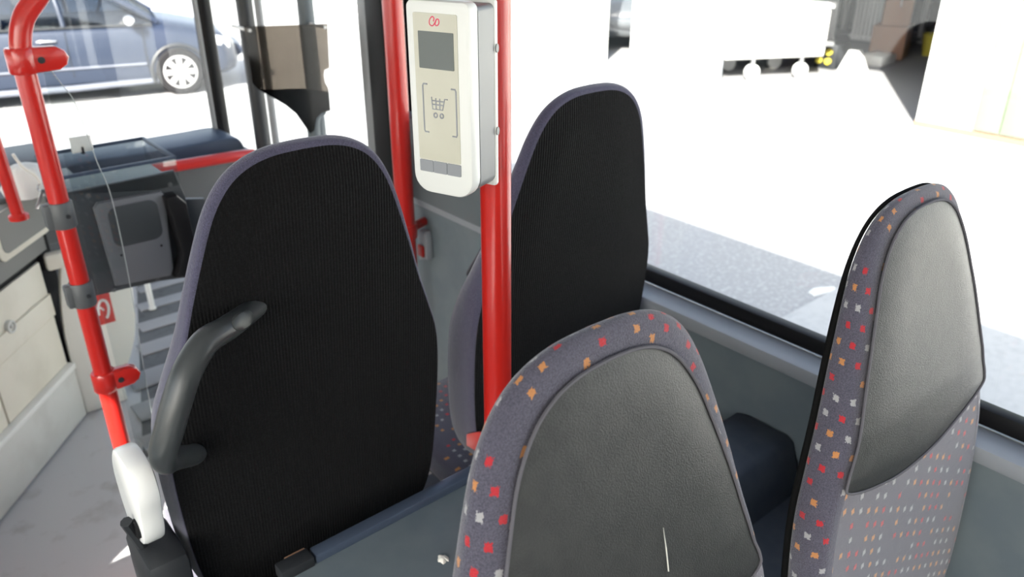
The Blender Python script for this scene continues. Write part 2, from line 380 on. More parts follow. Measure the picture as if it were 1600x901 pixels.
def make_seat(name, loc, rz, label, rim, cushion_mat, kind):
    D = lambda z: lerp_tab(DEPTH[kind], z)
    def front_d(x, z): return .046*D(z)+.06*min(.05, max(0, x*x-.010))*(1 if z < 1.1 else max(0, 1-(z-1.1)/.1))
    root = empty(name, loc, rz)
    tag(root, label, 'bus seat', 'four high backed bus seats')
    P = lambda a, b, d: (a, d+bend(b), b)
    n = len(OUT)
    # side rim
    L = [0]
    for i in range(1, n+1):
        a, b = OUT[i-1], OUT[i % n]; L.append(L[-1]+math.hypot(a[0]-b[0], a[1]-b[1]))
    prof_ = [(.010, .001), (.004, .001), (.001, .004), (0, .008), (-.002, .016), (-.002, .025), (.001, .033), (.007, .040), (.015, .0435), (.024, .045)]
    V = []; UV = []; F = []; acc = 0
    for j, (o, d) in enumerate(prof_):
        if j: acc += math.hypot(o-prof_[j-1][0], d-prof_[j-1][1])
        q = inset(OUT, o) if abs(o) > 1e-9 else OUT
        for i in range(n+1):
            a, b = q[i % n]; dd = d*D(b) if d < .02 else d*D(b)+(front_d(a, b)-.046*D(b))*(d-.02)/.025
            V.append(P(a, b, dd)); UV.append((L[i]+.003, acc+.012))
    for j in range(len(prof_)-1):
        for i in range(n): F.append((j*(n+1)+i, j*(n+1)+i+1, (j+1)*(n+1)+i+1, (j+1)*(n+1)+i))
    MB().add(V, F, UV).build('side_rim', rim, root, 60)
    # caps by shrinking the outline towards the middle axis
    def cap(outl, dfn, nm, m, rings=7, mid=(.86, 1.22)):
        V = []; UV = []; F = []; k = len(outl)
        for r in range(rings+1):
            t = r/rings
            for a, b in outl:
                cz = min(max(b, mid[0]), mid[1]); x = a*(1-t); z = b+(cz-b)*t
                V.append(P(x, z, dfn(x, z, t))); UV.append((x, z))
        for r in range(rings):
            for i in range(k): F.append((r*k+i, r*k+(i+1) % k, (r+1)*k+(i+1) % k, (r+1)*k+i))
        return MB().add(V, F, UV).build(nm, m, root, 60)
    ob = inset(OUT, .005)
    cap(ob, lambda x, z, t: .001-.006*min(1, t*2.5), 'back_panel', 'black_corduroy')
    of = inset(OUT, .022)
    cap(of, lambda x, z, t: front_d(x, z)-.0015, 'backrest_cushion', cushion_mat)
    # leather headrest pad: its own outline, slightly padded
    LT = [(1.312, 0), (1.310, .030), (1.302, .058), (1.284, .083), (1.252, .105), (1.21, .122), (1.15, .143), (1.10, .158), (1.06, .172), (1.034, .184), (1.018, .181), (.998, .13), (.982, .06), (.978, 0)]
    lo = full_outline(LT, 5)
    hp = cap(lo, lambda x, z, t: front_d(x, z)+.002+.008*min(1, t*3)**.6, 'headrest_pad', 'leather', 8, (1.06, 1.2))
    lab(hp, 'dark grey leather headrest panel')
    sm = MB().tube([P(a, b, front_d(a, b)+.003) for a, b in inset(lo, -.0012)]+[P(*inset(lo, -.0012)[0], front_d(*lo[0])+.003)], .0017, 6)
    sm.build('seam', 'thread', hp)
    # seat cushion and its frame
    cu = MB(); rg = []
    for y, s, zt in ((.06, .9, .54), (.08, .97, .57), (.15, 1, .575), (.28, .96, .58), (.36, .9, .58), (.40, .84, .57), (.41, .76, .54)):
        rg.append([(a*s, y+.06, zt-.09+b) for a, b in rrect(-.19, .19, 0, .09, .03, 4)])
    cu.loft(rg); cu.uv = [(p[0], p[1]+p[2]) for p in cu.v]; cu.build('seat_cushion', cushion_mat, root)
    box(-.15, .15, .14, .42, .44, .49, .015).build('seat_pan', 'dark_plastic', root)
    for sx in (-.14, .14): MB().tube([(sx, .2, .45), (sx, .28, .38), (sx, .3, .275)], .02, 10).build('leg', 'dark_plastic', root)
    return root
FAR, NEAR = 0, PI
s_fa = make_seat('bus_seat', (.423, .90, 0), FAR, 'black corduroy backed aisle seat with curved grey grab handle on its back', 'moquette_plain', 'moquette', 'far')
s_fw = make_seat('bus_seat', (.937, .90, 0), FAR, 'black corduroy backed seat beside the window, behind the red ticket reader pole', 'moquette_plain', 'moquette', 'far')
s_na = make_seat('bus_seat', (.416, .402, -.042), NEAR, 'near aisle seat with leather headrest facing the camera, lower middle of the photo', 'moquette', 'moquette', 'near')
s_nw = make_seat('bus_seat', (.950, .396, -.042), NEAR, 'near seat with leather headrest beside the window at the right edge', 'moquette', 'moquette', 'near')
for c_ in s_nw.children:
    if c_.name.startswith('headrest_pad'): c_.location = (0, -.001, .010)
ed = inset(OUT, .002)
MB().tube([(a, bend(b)-.002, b) for a, b in ed+ed[:1]], [.0042-.0016*min(1, max(0, (b-1.2)/.1)) for a, b in ed+ed[:1]], 8).build('back_edge', 'black_cloth', s_nw)
# black backing edge of the window seat's rim is part of back_panel; grab handle of the far aisle seat
def loc(p, o=(.423, .90, 0)): return (p[0]-o[0], p[1]-o[1], p[2]-o[2])
hpts = [(0.345, 0.93, 1.124), (0.314, 0.9, 1.131), (0.284, 0.875, 1.136), (0.252, 0.86, 1.135), (0.224, 0.85, 1.112), (0.205, 0.845, 1.082), (0.189, 0.845, 1.047), (0.179, 0.85, 1.02), (0.181, 0.865, .995), (0.197, 0.89, .976), (0.229, 0.93, .942), (0.242, 0.955, .926)]
hs = spline([loc(p) for p in hpts], 5)
hr = []
for i in range(len(hs)):
    t = i/(len(hs)-1); hr.append(.0128+.0035*math.sin(PI*min(1, t*1.1)))
gh = lab(MB().tube(hs, hr, 18, flat=1.15).build('grab_handle', 'grey_plastic', s_fa, 60), 'dark grey curved plastic grab handle')
pc = hs[8]; tdir = (hs[11]-hs[5]).normalized(); vdir = (Vector((0, 0, 1.6))-Vector((.423, .90, 0))-pc).normalized()
vdir = (Vector((-.28, -.85, .30))-tdir*Vector((-.28, -.85, .30)).dot(tdir)).normalized(); bd = tdir.cross(vdir)
rg = []
for s, h in ((1, .010), (1, .0162), (.9, .0176), (.5, .0188)):
    rg.append([tuple(pc+vdir*h+tdir*math.cos(2*PI*k/20)*.023*s+bd*math.sin(2*PI*k/20)*.0105*s) for k in range(20)])
MB().loft(rg).build('cover_plug', 'plug', gh)
lab(MB().prism([(.012, .70), (.085, .69), (.085, .715), (.05, .74), (.02, .75)], YZ(-.2185), 0, .005, .001).build('red_tab', 'sticker_red', s_fw), 'red fabric patch')
q_ = [c_ for c_ in s_na.children if c_.name.startswith('headrest_pad')][0]
lab(MB().tube([(-.033, .046+bend(1.150)+.010-.0045, 1.150), (-.0335, .046+bend(1.13)+.0105-.0025, 1.13), (-.035, .046+bend(1.105)+.0105-.0013, 1.105)], [.0002, .0006, .0006], 6).build('scratch', 'lint', q_), 'pale scratch in the leather')
# side bracket, white standing in for sunlight on it, and dark hinge cover of the far aisle seat
br = spline([(.955, .958), (.925, .95), (.915, .915), (.925, .88), (.935, .84), (.955, .815), (.99, .81), (1.02, .83), (1.03, .9), (1.0, .95)], 4, True)
bo = MB().prism([(p.x-.90, p.y) for p in br], YZ(-.274), 0, .03, .006).build('side_bracket', 'white_gloss', s_fa)
MB().lathe([(.014, -.278), (.014, -.268)], (0, .055, .846), 'x', 18).build('bracket_hole', 'black_rubber', bo)
MB().tube([(-.285, .06, .86), (-.27, .075, .80), (-.262, .08, .74)], .008, 8).build('hinge_rod', 'dark_plastic', bo)
box(-.282, -.225, .02, .13, .50, .80, .012).build('hinge_cover', 'dark_plastic', s_fa)

# ================================================================== poles
PX, PY = .594, .737
cp = tag(empty('grab_pole', (PX, PY, 0)), 'straight red pole carrying the white ticket reader between the seats', 'pole', 'red grab poles')
MB().tube([(0, 0, .715), (0, 0, 1.5), (0, 0, 2.3)], .0195, 24).build('tube', 'red_paint', cp)
MB().lathe([(.036, .715), (.036, .722), (.028, .730), (.021, .732)], (0, 0, 0), 'z', 20).build('foot_flange', 'red_paint', cp)
dp = tag(empty('grab_pole', (1.12, 1.79, 0)), 'red pole by the black door pillar, left of the ticket reader', 'pole', 'red grab poles')
MB().tube([(0, 0, 0), (0, 0, 1), (0, 0, 2.3)], .026, 24).build('tube', 'red_paint', dp)
MB().tube([(0, 0, .775), (.04, .012, .775), (.079, .025, .775)], .013, 12).build('side_bracket', 'red_paint', dp)
MB().lathe([(.031, .755), (.031, .795)], (0, 0, 0), 'z', 20).build('collar', 'red_paint', dp)
lp = tag(empty('grab_pole', (.293, 1.8, 0)), 'leftmost tall red pole with red and grey clamps, curved at its top', 'pole', 'red grab poles')
top = spline([(0, 0, .9), (0, 0, 1.2), (0, 0, 1.31), (.004, 0, 1.36), (.02, 0, 1.405), (.055, 0, 1.445), (.10, 0, 1.50), (.13, 0, 1.60), (.14, 0, 1.8), (.14, 0, 2.05), (.14, 0, 2.3)], 6)
MB().tube([(0, 0, 0), (0, 0, .5)]+top, .0195, 24).build('tube', 'red_paint', lp)
MB().lathe([(.04, 0), (.04, .008), (.022, .02)], (0, 0, 0), 'z', 20).build('foot_flange', 'red_paint', lp)
for z, l in ((1.33, .078), (.613, .074)):
    c = MB(); c.lathe([(.025, z-.024), (.0275, z-.02), (.0275, z+.02), (.025, z+.024)], (0, 0, 0), 'z', 20)
    ol = [(.0, -.024), (l-.02, -.022), (l-.006, -.014), (l, 0), (l-.006, .014), (l-.02, .022), (0, .024)]
    c.prism([(a, z+b) for a, b in ol], XZ(-.022), 0, .03, .005)
    c_ = lab(c.build('red_clamp', 'red_paint', lp), 'red plastic clamp with pointed end')
    MB().lathe([(.0065, -.0225), (.0065, -.0245), (.004, -.0248)], (.028, 0, z), 'y', 14).build('clamp_screw', 'dark_plastic', c_)
for z in (1.018, .835):
    c = MB(); c.lathe([(.0225, z-.028), (.0245, z-.025), (.0245, z+.025), (.0225, z+.028)], (0, 0, 0), 'z', 20)
    c.box(-.034, .0, -.012, .014, z-.026, z+.026, .005)
    c_ = lab(c.build('grey_clamp', 'dash_grey', lp), 'grey plastic clamp')
    MB().lathe([(.0045, -.0240), (.0045, -.0262)], (.006, 0, z), 'y', 12).build('clamp_screw', 'dark_plastic', c_)
# perspex screen fixed to that pole
pp = spline([(.322, 1.335), (.349, 1.279), (.366, 1.235), (.380, 1.117), (.392, 1.04), (.392, .90), (.386, .75), (.375, .55), (.372, .40)], 5)
poly = [(p.x, p.y) for p in pp]+[(.322, .40)]
px = tag(MB().prism(poly, XZ(1.792), 0, .008).build('perspex_screen', 'perspex'), 'narrow clear perspex screen held by the left red pole', 'screen')
MB().tube([(p.x, 1.796, p.y) for p in pp], .0009, 6).build('polished_edge', 'perspex_edge', px)

# ================================================================== ticket reader on the middle pole
av = Vector((.342, -.94, 0)).normalized(); nv = Vector((-.94, -.342, 0)).normalized()
O = Vector((.495, .704, 0))
vr = empty('ticket_reader'); tag(vr, 'white ticket reader with small screen mounted on the red pole', 'ticket reader')
VF = lambda a, b, d: tuple(O+av*a+nv*d+Vector((0, 0, b)))
def shell_outline(x0, x1, z0, z1, rt_, rb):
    out = []
    for cx, cz, a0, r in ((x1-rt_, z1-rt_, 0, rt_), (x0+rt_, z1-rt_, 90, rt_), (x0+rb, z0+rb, 180, rb), (x1-rb, z0+rb, 270, rb)):
        for k in range(7):
            a = math.radians(a0+15*k); out.append((cx+r*math.cos(a), cz+r*math.sin(a)))
    return out
so_ = shell_outline(-.043, .0365, 1.303, 1.511, .008, .022)
MB().prism(so_, VF, -.019, 0, .004).build('front_housing', 'white_plastic', vr, 40)
MB().prism(shell_outline(-.040, .0355, 1.309, 1.506, .006, .012), VF, -.050, -.019).build('body', 'silver', vr)
MB().prism(shell_outline(-.041, .0365, 1.306, 1.51, .004, .004), VF, -.057, -.050, .002).build('back_plate', 'white_plastic', vr)
MB().prism(rrect(-.015, .015, 1.34, 1.47, .003), VF, -.086, -.057).build('pole_mount', 'silver', vr)
for z in (1.46, 1.37): MB().prism(circle(-.0535, z, .003, 12, 1.6), lambda a, b, d: tuple(O+av*(.0365+d)+nv*a+Vector((0, 0, b))), 0, .0012).build('plate_screw', 'silver', vr)
sg = MB().prism(rrect(-.0325, .0222, 1.3425, 1.4985, .002), VF, 0, .0009).build('reader_window', 'screen_cream', vr)
MB().prism(rrect(-.0265, .0177, 1.4425, 1.4805, .001), VF, .0009, .0014).build('display', 'lcd', sg)
for k in range(3): MB().prism(rrect(-.0322+k*.0183, -.0322+k*.0183+.0178, 1.3285, 1.3418, .0012), VF, 0, .0012).build('button', 'key_grey', vr)
def stroke(pts, wd, d0=.0009, d1=.0013):
    m = MB()
    m.tube([VF(a, b, d0) for a, b in pts], wd/2, 6); return m
for sgn, x, z0, z1 in ((1, -.0238, 1.374, 1.426), (-1, .0188, 1.373, 1.4235)):
    stroke([(x+sgn*.006, z1), (x+sgn*.001, z1), (x, z1-.002), (x, z0+.002), (x+sgn*.001, z0), (x+sgn*.006, z0)], .0018).build('frame_mark', 'print_grey', sg)
cart = MB(); cx, cz = -.0034, 1.404
for pts in ([(-.0095, .009), (-.0085, -.004), (.0045, -.004), (.0075, .008), (.0115, .008)], [(-.0088, .001), (.0055, .001)], [(-.0091, .005), (.0063, .005)], [(-.004, .008), (-.004, -.004)], [(.001, .008), (.001, -.004)]):
    cart.tube([VF(cx+a, cz+b, .0009) for a, b in pts], .00075, 6)
for a in (-.005, .003): cart.tube([VF(cx+a+.0021*math.cos(t*PI/6), cz-.0105+.0024*math.sin(t*PI/6), .0009) for t in range(13)], .0009, 6)
lab(cart.build('cart_symbol', 'print_grey', sg), 'grey shopping cart symbol')
lg = MB(); cx, cz = -.0055, 1.4908
for pts in ([(-.0045, .003), (-.006, .0), (-.0055, -.0035), (-.002, -.0045), (.001, -.001), (.003, .002), (.0055, .002), (.006, -.001), (.0045, -.0035)], [(-.0045, .003), (-.002, .0045), (0, .003), (-.001, .0)], [(.0045, -.0035), (.002, -.004), (.0012, -.002), (.003, .002)]):
    lg.tube([VF(cx+p.x, cz+p.y, .0009) for p in spline([Vector(q) for q in pts], 5)], .0006, 6)
lab(lg.build('logo', 'print_pink', sg), 'pink looped logo')

# ================================================================== stop button on the wall
sb = empty('stop_button', (1.2, 1.797, .709)); tag(sb, 'grey stop button with red key on the side wall', 'button')
MB().prism([(-.022, -.035), (.022, -.05), (.022, .02), (.014, .046), (-.012, .046), (-.022, .03)], lambda a, b, d: (d, a, b), 0, -.026, .005).build('housing', 'ledge_grey', sb)
MB().prism(rrect(-.014, .014, -.030, .005, .004), lambda a, b, d: (d, a, b), -.026, -.034, .003).build('red_key', 'red_paint', sb)

# ================================================================== driver's cab front: partition panels
pA = Vector((.024, 2.324, 0)); pB = Vector((.349, 2.72, 0)); dv = (pB-pA).normalized(); dn = Vector((dv.y, -dv.x, 0))
CB = lambda a, b, d: tuple(pA+dv*a+dn*d+Vector((0, 0, b)))
cab = empty('cab_partition', (.1, 2.4, 0)); tag(cab, 'beige and grey angled partition around the driver cab at the left', 'partition')
def cabpart(poly, d0, d1, nm, m, bev=.004, par=cab):
    mb = MB().prism(poly, lambda a, b, d: tuple(Vector(CB(a, b, d))-Vector((.1, 2.4, 0))), d0, d1, bev); return mb.build(nm, m, par)
R4 = lambda a0, a1, b0, b1: [(a0, b0), (a1, b0), (a1, b1), (a0, b1)]
cabpart(R4(-.62, .60, 0, .64), -.05, -.012, 'backing', 'black_rubber', 0)
cabpart(R4(-.62, .155, .215, .60), -.012, .0, 'lower_panel', 'beige')
bp = cabpart([(.163, .215), (.508, .215), (.508, .585), (.163, .585)], -.012, .0, 'lower_panel', 'beige')
cabpart([(.163, .40), (.508, .40), (.508, .475), (.163, .475)], 0, .008, 'raised_band', 'beige', .006, cab)
mk = MB()
q = Vector(CB(.279, .478, 0))-Vector((.1, 2.4, 0))
rg = []
for r, d in ((.020, 0), (.020, .012), (.014, .013), (.013, .008), (.006, .008), (.005, .013), (.002, .014)):
    rg.append([tuple(q+dv*r*math.cos(2*PI*k/18)+dn*d+Vector((0, 0, r*math.sin(2*PI*k/18)))) for k in range(18)])
mk.loft(rg).build('round_lock', 'kick_grey', cab)
cabpart(R4(-.62, .515, .008, .195), -.012, .014, 'kick_panel', 'kick_grey', .004)
cabpart(R4(-.62, .515, .195, .215), -.012, .022, 'kick_edge', 'white_plastic', .004)
cabpart(R4(-.62, .56, .605, .80), -.05, .006, 'upper_panel', 'cab_grey', .008)
rim_o = rrect(.30, .56, .665, .93, .04); 
cabpart(rrect(.315, .60, .66, .80, .03), .006, .014, 'tray_rim', 'beige', .005)
cabpart(rrect(.335, .60, .68, .80, .025), .014, .016, 'tray_recess', 'cab_grey', 0)
box(-.25, .42, .28, .50, .80, .815, .004).build('shelf', 'dash_grey', cab)
box(-.53, -.47, -.85, -.53, 0, 1.0, .01).build('floor_sun_blocker', 'beige', cab)  # unseen panel added to block sun from the floor by the cab
# front curved beige column panel with sticker
cc = spline([(.362, .004), (.36, .3), (.40, .54), (.45, .57), (.575, .575), (.60, .52), (.595, .40), (.575, .26), (.54, .165), (.50, .10), (.50, .004)], 5)
c0 = MB().prism([(p.x-.1, p.y) for p in cc], XZ(.32), .035, 0, .006).build('column_panel', 'beige_light', cab)
cabpart(R4(.52, .55, .55, .64), -.02, .004, 'join_strip', 'black_rubber', 0)
box(.362-.1, .60-.1, .314, .352, .545, .60, .01).build('column_cap', 'beige', cab)
st = tag(box(.462, .520, 2.7175, 2.7195, .315, .425, .0005).build('warning_sticker', 'sticker_red'), 'red square sticker with white curved symbol on the beige panel', 'sticker')
sm = MB()
sm.tube([(p.x, 2.7172, p.y) for p in spline([Vector(v) for v in ((.473, .352), (.478, .385), (.490, .402), (.503, .397), (.508, .375), (.503, .35), (.495, .335))], 5)], .0045, 8, flat=.2)
sm.tube([(p.x, 2.7172, p.y) for p in spline([Vector(v) for v in ((.470, .375), (.483, .378), (.492, .365))], 4)], .003, 8, flat=.2)
sm.build('symbol', 'paper', st)
# short red pole, white cloth and keys on the shelf
sp_ = tag(empty('grab_pole', (.295, 2.5, .815)), 'red pole standing on the cab shelf at the left edge of the photo', 'pole', 'red grab poles')
MB().tube([(.005, 0, -.01), (0, 0, .15), (-.008, 0, .5), (-.02, 0, 1.485)], .017, 18).build('tube', 'red_paint', sp_)
MB().lathe([(.026, -.012), (.026, .0), (.018, .006)], (.005, 0, 0), 'z', 16).build('foot_flange', 'red_paint', sp_)
bag = MB(); rg = []
for h, s in ((0, 1), (.03, 1.06), (.06, .95), (.085, .7), (.095, .3)):
    rg.append([(.365+math.cos(2*PI*k/22)*.062*s*(1+.14*math.sin(k*2.3+h*60)), 2.67+math.sin(2*PI*k/22)*.05*s*(1+.14*math.sin(k*1.7+h*40)), .816+h) for k in range(22)])
tag(bag.loft(rg).build('crumpled_bag', 'paper'), 'crumpled white paper bag on the cab shelf', 'bag')
ky = empty('key_bunch', (.40, 2.60, .9)); tag(ky, 'bunch of keys on a pale lanyard hanging at the cab shelf', 'keys')
MB().tube(spline([(-.06, .0, .06), (-.045, 0, .02), (-.02, 0, -.01), (-.01, 0, -.04)], 5), .004, 8).build('lanyard', 'beige_light', ky)
MB().tube([(-.01+.012*math.cos(t*PI/8), 0, -.05+.012*math.sin(t*PI/8)) for t in range(17)], .002, 6).build('ring', 'chrome', ky)
for a in (-.3, .5): box(-.005, .005, -.002, .002, -.06, 0, .001, M=Matrix.Translation((-.01, -.003, -.055)) @ Matrix.Rotation(a, 4, 'Y')).build('key', 'chrome', ky)

# ================================================================== dashboard and rail
da = empty('dashboard', (.8, 3.0, 0)); tag(da, 'dark dashboard with rounded blue top below the windscreen', 'dashboard')
def dd(x0, x1, y0, y1, z0, z1, nm, m, b=.01): return box(x0-.8, x1-.8, y0-3, y1-3, z0, z1, b).build(nm, m, da)
dd(.50, 1.19, 2.93, 3.20, .50, .735, 'front_panel', 'dash_grey')
dd(.52, 1.19, 2.95, 3.20, .40, .50, 'lower_panel', 'cab_grey')
dd(.60, 1.10, 2.925, 2.955, .425, .462, 'red_trim', 'dark_red', .004)
dd(.60, 1.18, 3.0, 3.2, .30, .40, 'footing', 'cab_grey')
tp = spline([(.50, .70), (.52, .775), (.62, .79), (.80, .785), (1.0, .785), (1.12, .785), (1.165, .765), (1.185, .70)], 5)
MB().prism([(p.x-.8, p.y) for p in tp], XZ(.02), 0, .22, .012).build('dash_top', 'dash_blue', da)
dd(-.6, .50, 2.93, 3.2, .55, .845, 'cab_side_panel', 'dash_grey', .02)
dd(.935, .995, 2.945, 2.949, .50, .60, 'white_card', 'paper', 0)
dd(.937, .945, 2.940, 2.946, .53, .58, 'card_slot', 'black_rubber', 0)
rl = tag(empty('hand_rail', (.85, 2.88, .76)), 'horizontal red hand rail along the dashboard', 'rail')
MB().tube(spline([(-.30, 0, -.06), (-.29, 0, -.02), (-.25, 0, .0), (-.1, 0, .0), (.05, 0, -.004), (.22, 0, -.008), (.27, .004, -.012), (.30, .02, -.018), (.305, .043, -.022)], 6), .020, 16).build('tube', 'red_paint', rl)
MB().tube([(-.30, 0, -.06), (-.30, .03, -.06), (-.30, .07, -.06)], .018, 12).build('rail_end', 'red_paint', rl)
pg = tag(MB().lathe([(.016, 0), (.016, .006), (.012, .01), (.012, .15), (.009, .158)], (.80, 3.38, .01), 'z', 14).build('floor_peg', 'white_plastic'), 'small pale upright peg on the striped entrance floor', 'peg')

# ================================================================== ticket tray console
tk = empty('ticket_console', (.46, 2.0, .72)); tag(tk, 'dark ticket console with open tray on top, right of the left red pole', 'console')
def tkp(poly, y0, y1, nm, m, bev=.003, par=tk): return MB().prism([(a-.46, b-.72) for a, b in poly], XZ(y0), 0, y1-y0, bev).build(nm, m, par)
tkp([(.318, .735), (.50, .728), (.59, .715), (.605, .735), (.607, .93), (.602, .955), (.592, 1.003), (.345, 1.0), (.327, .985)], 0, .018, 'face_plate', 'ticket_dark')
cs = tkp([(.398, .752), (.53, .742), (.54, .76), (.553, .955), (.545, .965), (.40, .968), (.39, .955)], -.022, 0, 'printer_case', 'ticket_mid', .008)
tkp(rrect(.415, .53, .85, .952, .022), -.024, -.022, 'paper_cover', 'ticket_dark', .001, tk)
tkp([(.535, .742), (.595, .735), (.600, .77), (.594, .93), (.575, .955), (.545, .955), (.56, .80)], -.045, 0, 'cable_cover', 'black_rubber', .008)
tkp([(.607, .80), (.66, .80), (.655, .915), (.605, .925)], .005, .02, 'side_flap', 'ticket_dark', .002)
for a, b in ((.388, .983), (.575, .972), (.395, .738), (.50, .735), (.585, .75)):
    MB().lathe([(.0055, -.003), (.0055, 0)], (a-.46, 0, b-.72), 'y', 12).build('screw', 'dash_grey', tk)
for a in (.425, .52): MB().lathe([(.003, -.0235), (.003, -.02)], (a-.46, 0, .83-.72), 'y', 10).build('dot', 'black_rubber', tk)
tr = box(.34-.46, .60-.46, .018, .24, .96-.72, .968-.72, .002).build('tray_floor', 'ticket_dark', tk)
for b_ in ((.34, .60, 0, .006), (.34, .60, .234, .24), (.34, .346, 0, .24), (.594, .60, 0, .24)):
    box(b_[0]-.46, b_[1]-.46, b_[2], b_[3], .965-.72, 1.035-.72, .001).build('tray_wall', 'perspex', tk)
fr = MB()
for b_ in ((.338, .602, -.002, .008), (.338, .602, .232, .242), (.338, .348, 0, .24), (.592, .602, 0, .24)): fr.box(b_[0]-.46, b_[1]-.46, b_[2], b_[3], 1.032-.72, 1.04-.72, .002)
fr.build('tray_rim', 'dash_blue', tk)
box(-.155, -.12, .0, .012, .1, .16, .002).build('pole_bracket', 'dark_plastic', tk)
lint = MB(); rg = []
cl = tag(box(.415, .465, 2.20, 2.205, 1.035, 1.075, .001, M=None).build('price_card', 'paper'), 'small pale card standing at the back of the tray', 'card')
box(.436, .444, 2.2, 2.23, 1.03, 1.05, .001).build('card_foot', 'dark_plastic', cl)
# smoked sheet by the door
sh = empty('smoked_sheet', (1.09, 2.35, 1.0)); tag(sh, 'dark smoked plastic sheet with cut out edge hanging at the front door', 'sheet')
g = 2.35/2.5
def vs(x, z): return (x*g-1.09, 1.6-(1.6-z)*g-1.0)
upo = [vs(*p) for p in ((1.026, 1.257), (1.31, 1.242), (1.302, 1.10), (1.283, 1.095), (1.279, 1.08), (1.281, 1.055), (1.290, 1.035), (1.291, 1.022), (1.20, 1.045), (1.10, 1.055), (1.045, 1.062), (1.028, 1.085))]
dno = [vs(*p) for p in ((1.045, 1.062), (1.10, 1.055), (1.20, 1.045), (1.291, 1.022), (1.290, .958), (1.255, .955), (1.235, .94), (1.228, .92), (1.222, .90), (1.206, .893), (1.19, .92), (1.165, .965), (1.13, 1.0), (1.09, 1.03))]
MB().prism(upo, XZ(0), 0, .005).build('sheet_upper', 'smoke', sh)
MB().prism(dno, XZ(0), 0, .005).build('sheet_lower', 'smoke_dark', sh)
for p in ((1.04, 1.245), (1.298, 1.232)):
    a, b = vs(*p); MB().lathe([(.005, -.004), (.005, .12)], (a, 0, b), 'y', 10).build('fixing', 'white_plastic', sh)
hrd = tag(MB().tube(spline([(1.17, 2.40, .65), (1.17, 2.40, .90), (1.172, 2.40, .955), (1.185, 2.40, .985), (1.21, 2.40, .995)], 5), .021, 14).build('door_handle', 'box_grey'), 'short rounded grey handle post below the smoked sheet', 'handle')
# speck of lint on the wheel box
rg = []
for h, s in ((0, 1), (.002, .9), (.0045, .4)): rg.append([(.503+math.cos(2*PI*k/14)*.008*s*(1+.35*math.sin(k*3.1)), .758+math.sin(2*PI*k/14)*.009*s*(1+.35*math.sin(k*2.2)), .7152+h) for k in range(14)])
tag(MB().loft(rg).build('lint_scrap', 'lint'), 'small white scrap lying on the grey wheel box', 'scrap')

# ================================================================== outside
GZ = -.6
struct(box(-60, 60, -60, 60, GZ-.2, GZ).build('ground', 'asphalt'), 'asphalt yard')
struct(box(1.6, 8.98, -14, 2.16, GZ, GZ+.012).build('pavement', 'concrete'), 'pale concrete apron beside the asphalt')
tag(MB().prism([(4.30, 2.20), (4.48, 2.15), (4.52, 2.19), (4.40, 2.26), (4.32, 2.25)], lambda a, b, d: (a, b, GZ+d), .0, .008).build('paper_scrap', 'paper'), 'white scrap of paper on the asphalt outside the window', 'scrap')
# garage facade along X=9
fa = struct(box(9, 9.25, -12, 3.81, GZ, 2.2).build('facade_wall', 'facade_white'), 'white garage wall')
for k in range(9):
    y1 = 3.2-k*.26; box(8.96, 9.0, y1-.25, y1, GZ+.08, 3.2, .004).build('green_board', 'facade_green', fa)
box(8.97, 9, -12, 3.81, GZ, GZ+.06).build('plinth', 'cardboard', fa)
fb = struct(box(9, 9.25, 6.68, 8.03, GZ, 2.2).build('facade_wall', 'facade_white'), 'white wall piece left of the garage opening')
box(8.97, 9.0, 7.0, 7.9, GZ, GZ+.035).build('plinth', 'cardboard', fb)
box(9.0, 9.3, 6.62, 6.68, GZ, 2.0).build('door_jamb', 'ledge_grey', fb)
struct(box(9, 9.25, 3.81, 6.68, 1.75, 2.2).build('facade_lintel', 'facade_white'))
struct(box(9, 9.25, 8.72, 20, GZ, 2.2).build('facade_wall', 'facade_white'), 'white wall beyond the dark gap')
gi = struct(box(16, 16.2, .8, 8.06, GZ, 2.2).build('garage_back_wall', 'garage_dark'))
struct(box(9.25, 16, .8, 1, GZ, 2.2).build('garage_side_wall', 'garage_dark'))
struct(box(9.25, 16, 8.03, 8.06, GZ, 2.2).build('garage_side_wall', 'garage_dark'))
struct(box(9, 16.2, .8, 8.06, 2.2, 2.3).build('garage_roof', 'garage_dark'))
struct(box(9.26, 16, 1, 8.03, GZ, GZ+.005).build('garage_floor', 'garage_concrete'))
# white covered trailer inside the opening
tl = empty('trailer', (10.3, 6.55, GZ), math.radians(-28)); tag(tl, 'white covered trailer standing inside the garage opening', 'trailer')
rg = []
for x, h in ((-.85, .0), (-.83, .03), (.58, .03), (.60, .0)): rg.append([(x, a, b) for a, b in rrect(-.40+.03-h, .40-.03+h, .28, .92, .05, 3)])
MB().loft(rg).build('body', 'white_plastic', tl)
box(-.88, .64, -.44, .44, .92, 1.0, .03).build('lid', 'white_gloss', tl)
box(-.84, .58, -.415, -.40, .42, .45, .004).build('side_rail', 'silver', tl)
box(.60, .95, -.05, .05, .36, .42, .01).build('drawbar', 'silver', tl)
for x, y in ((-.45, -.36), (-.45, .36), (.28, -.36), (.28, .36)):
    MB().lathe([(.06, -.035), (.105, -.03), (.105, .03), (.06, .035)], (x, y, .108), 'y', 18).build('wheel', 'rack_white', tl)
    box(x-.02, x+.02, y-.02, y+.02, .15, .31).build('wheel_fork', 'silver', tl)
for z in (.78, .86): MB().lathe([(.02, -.41), (.02, -.395)], (-.42, 0, z), 'y', 10).build('latch', 'dark_plastic', tl)
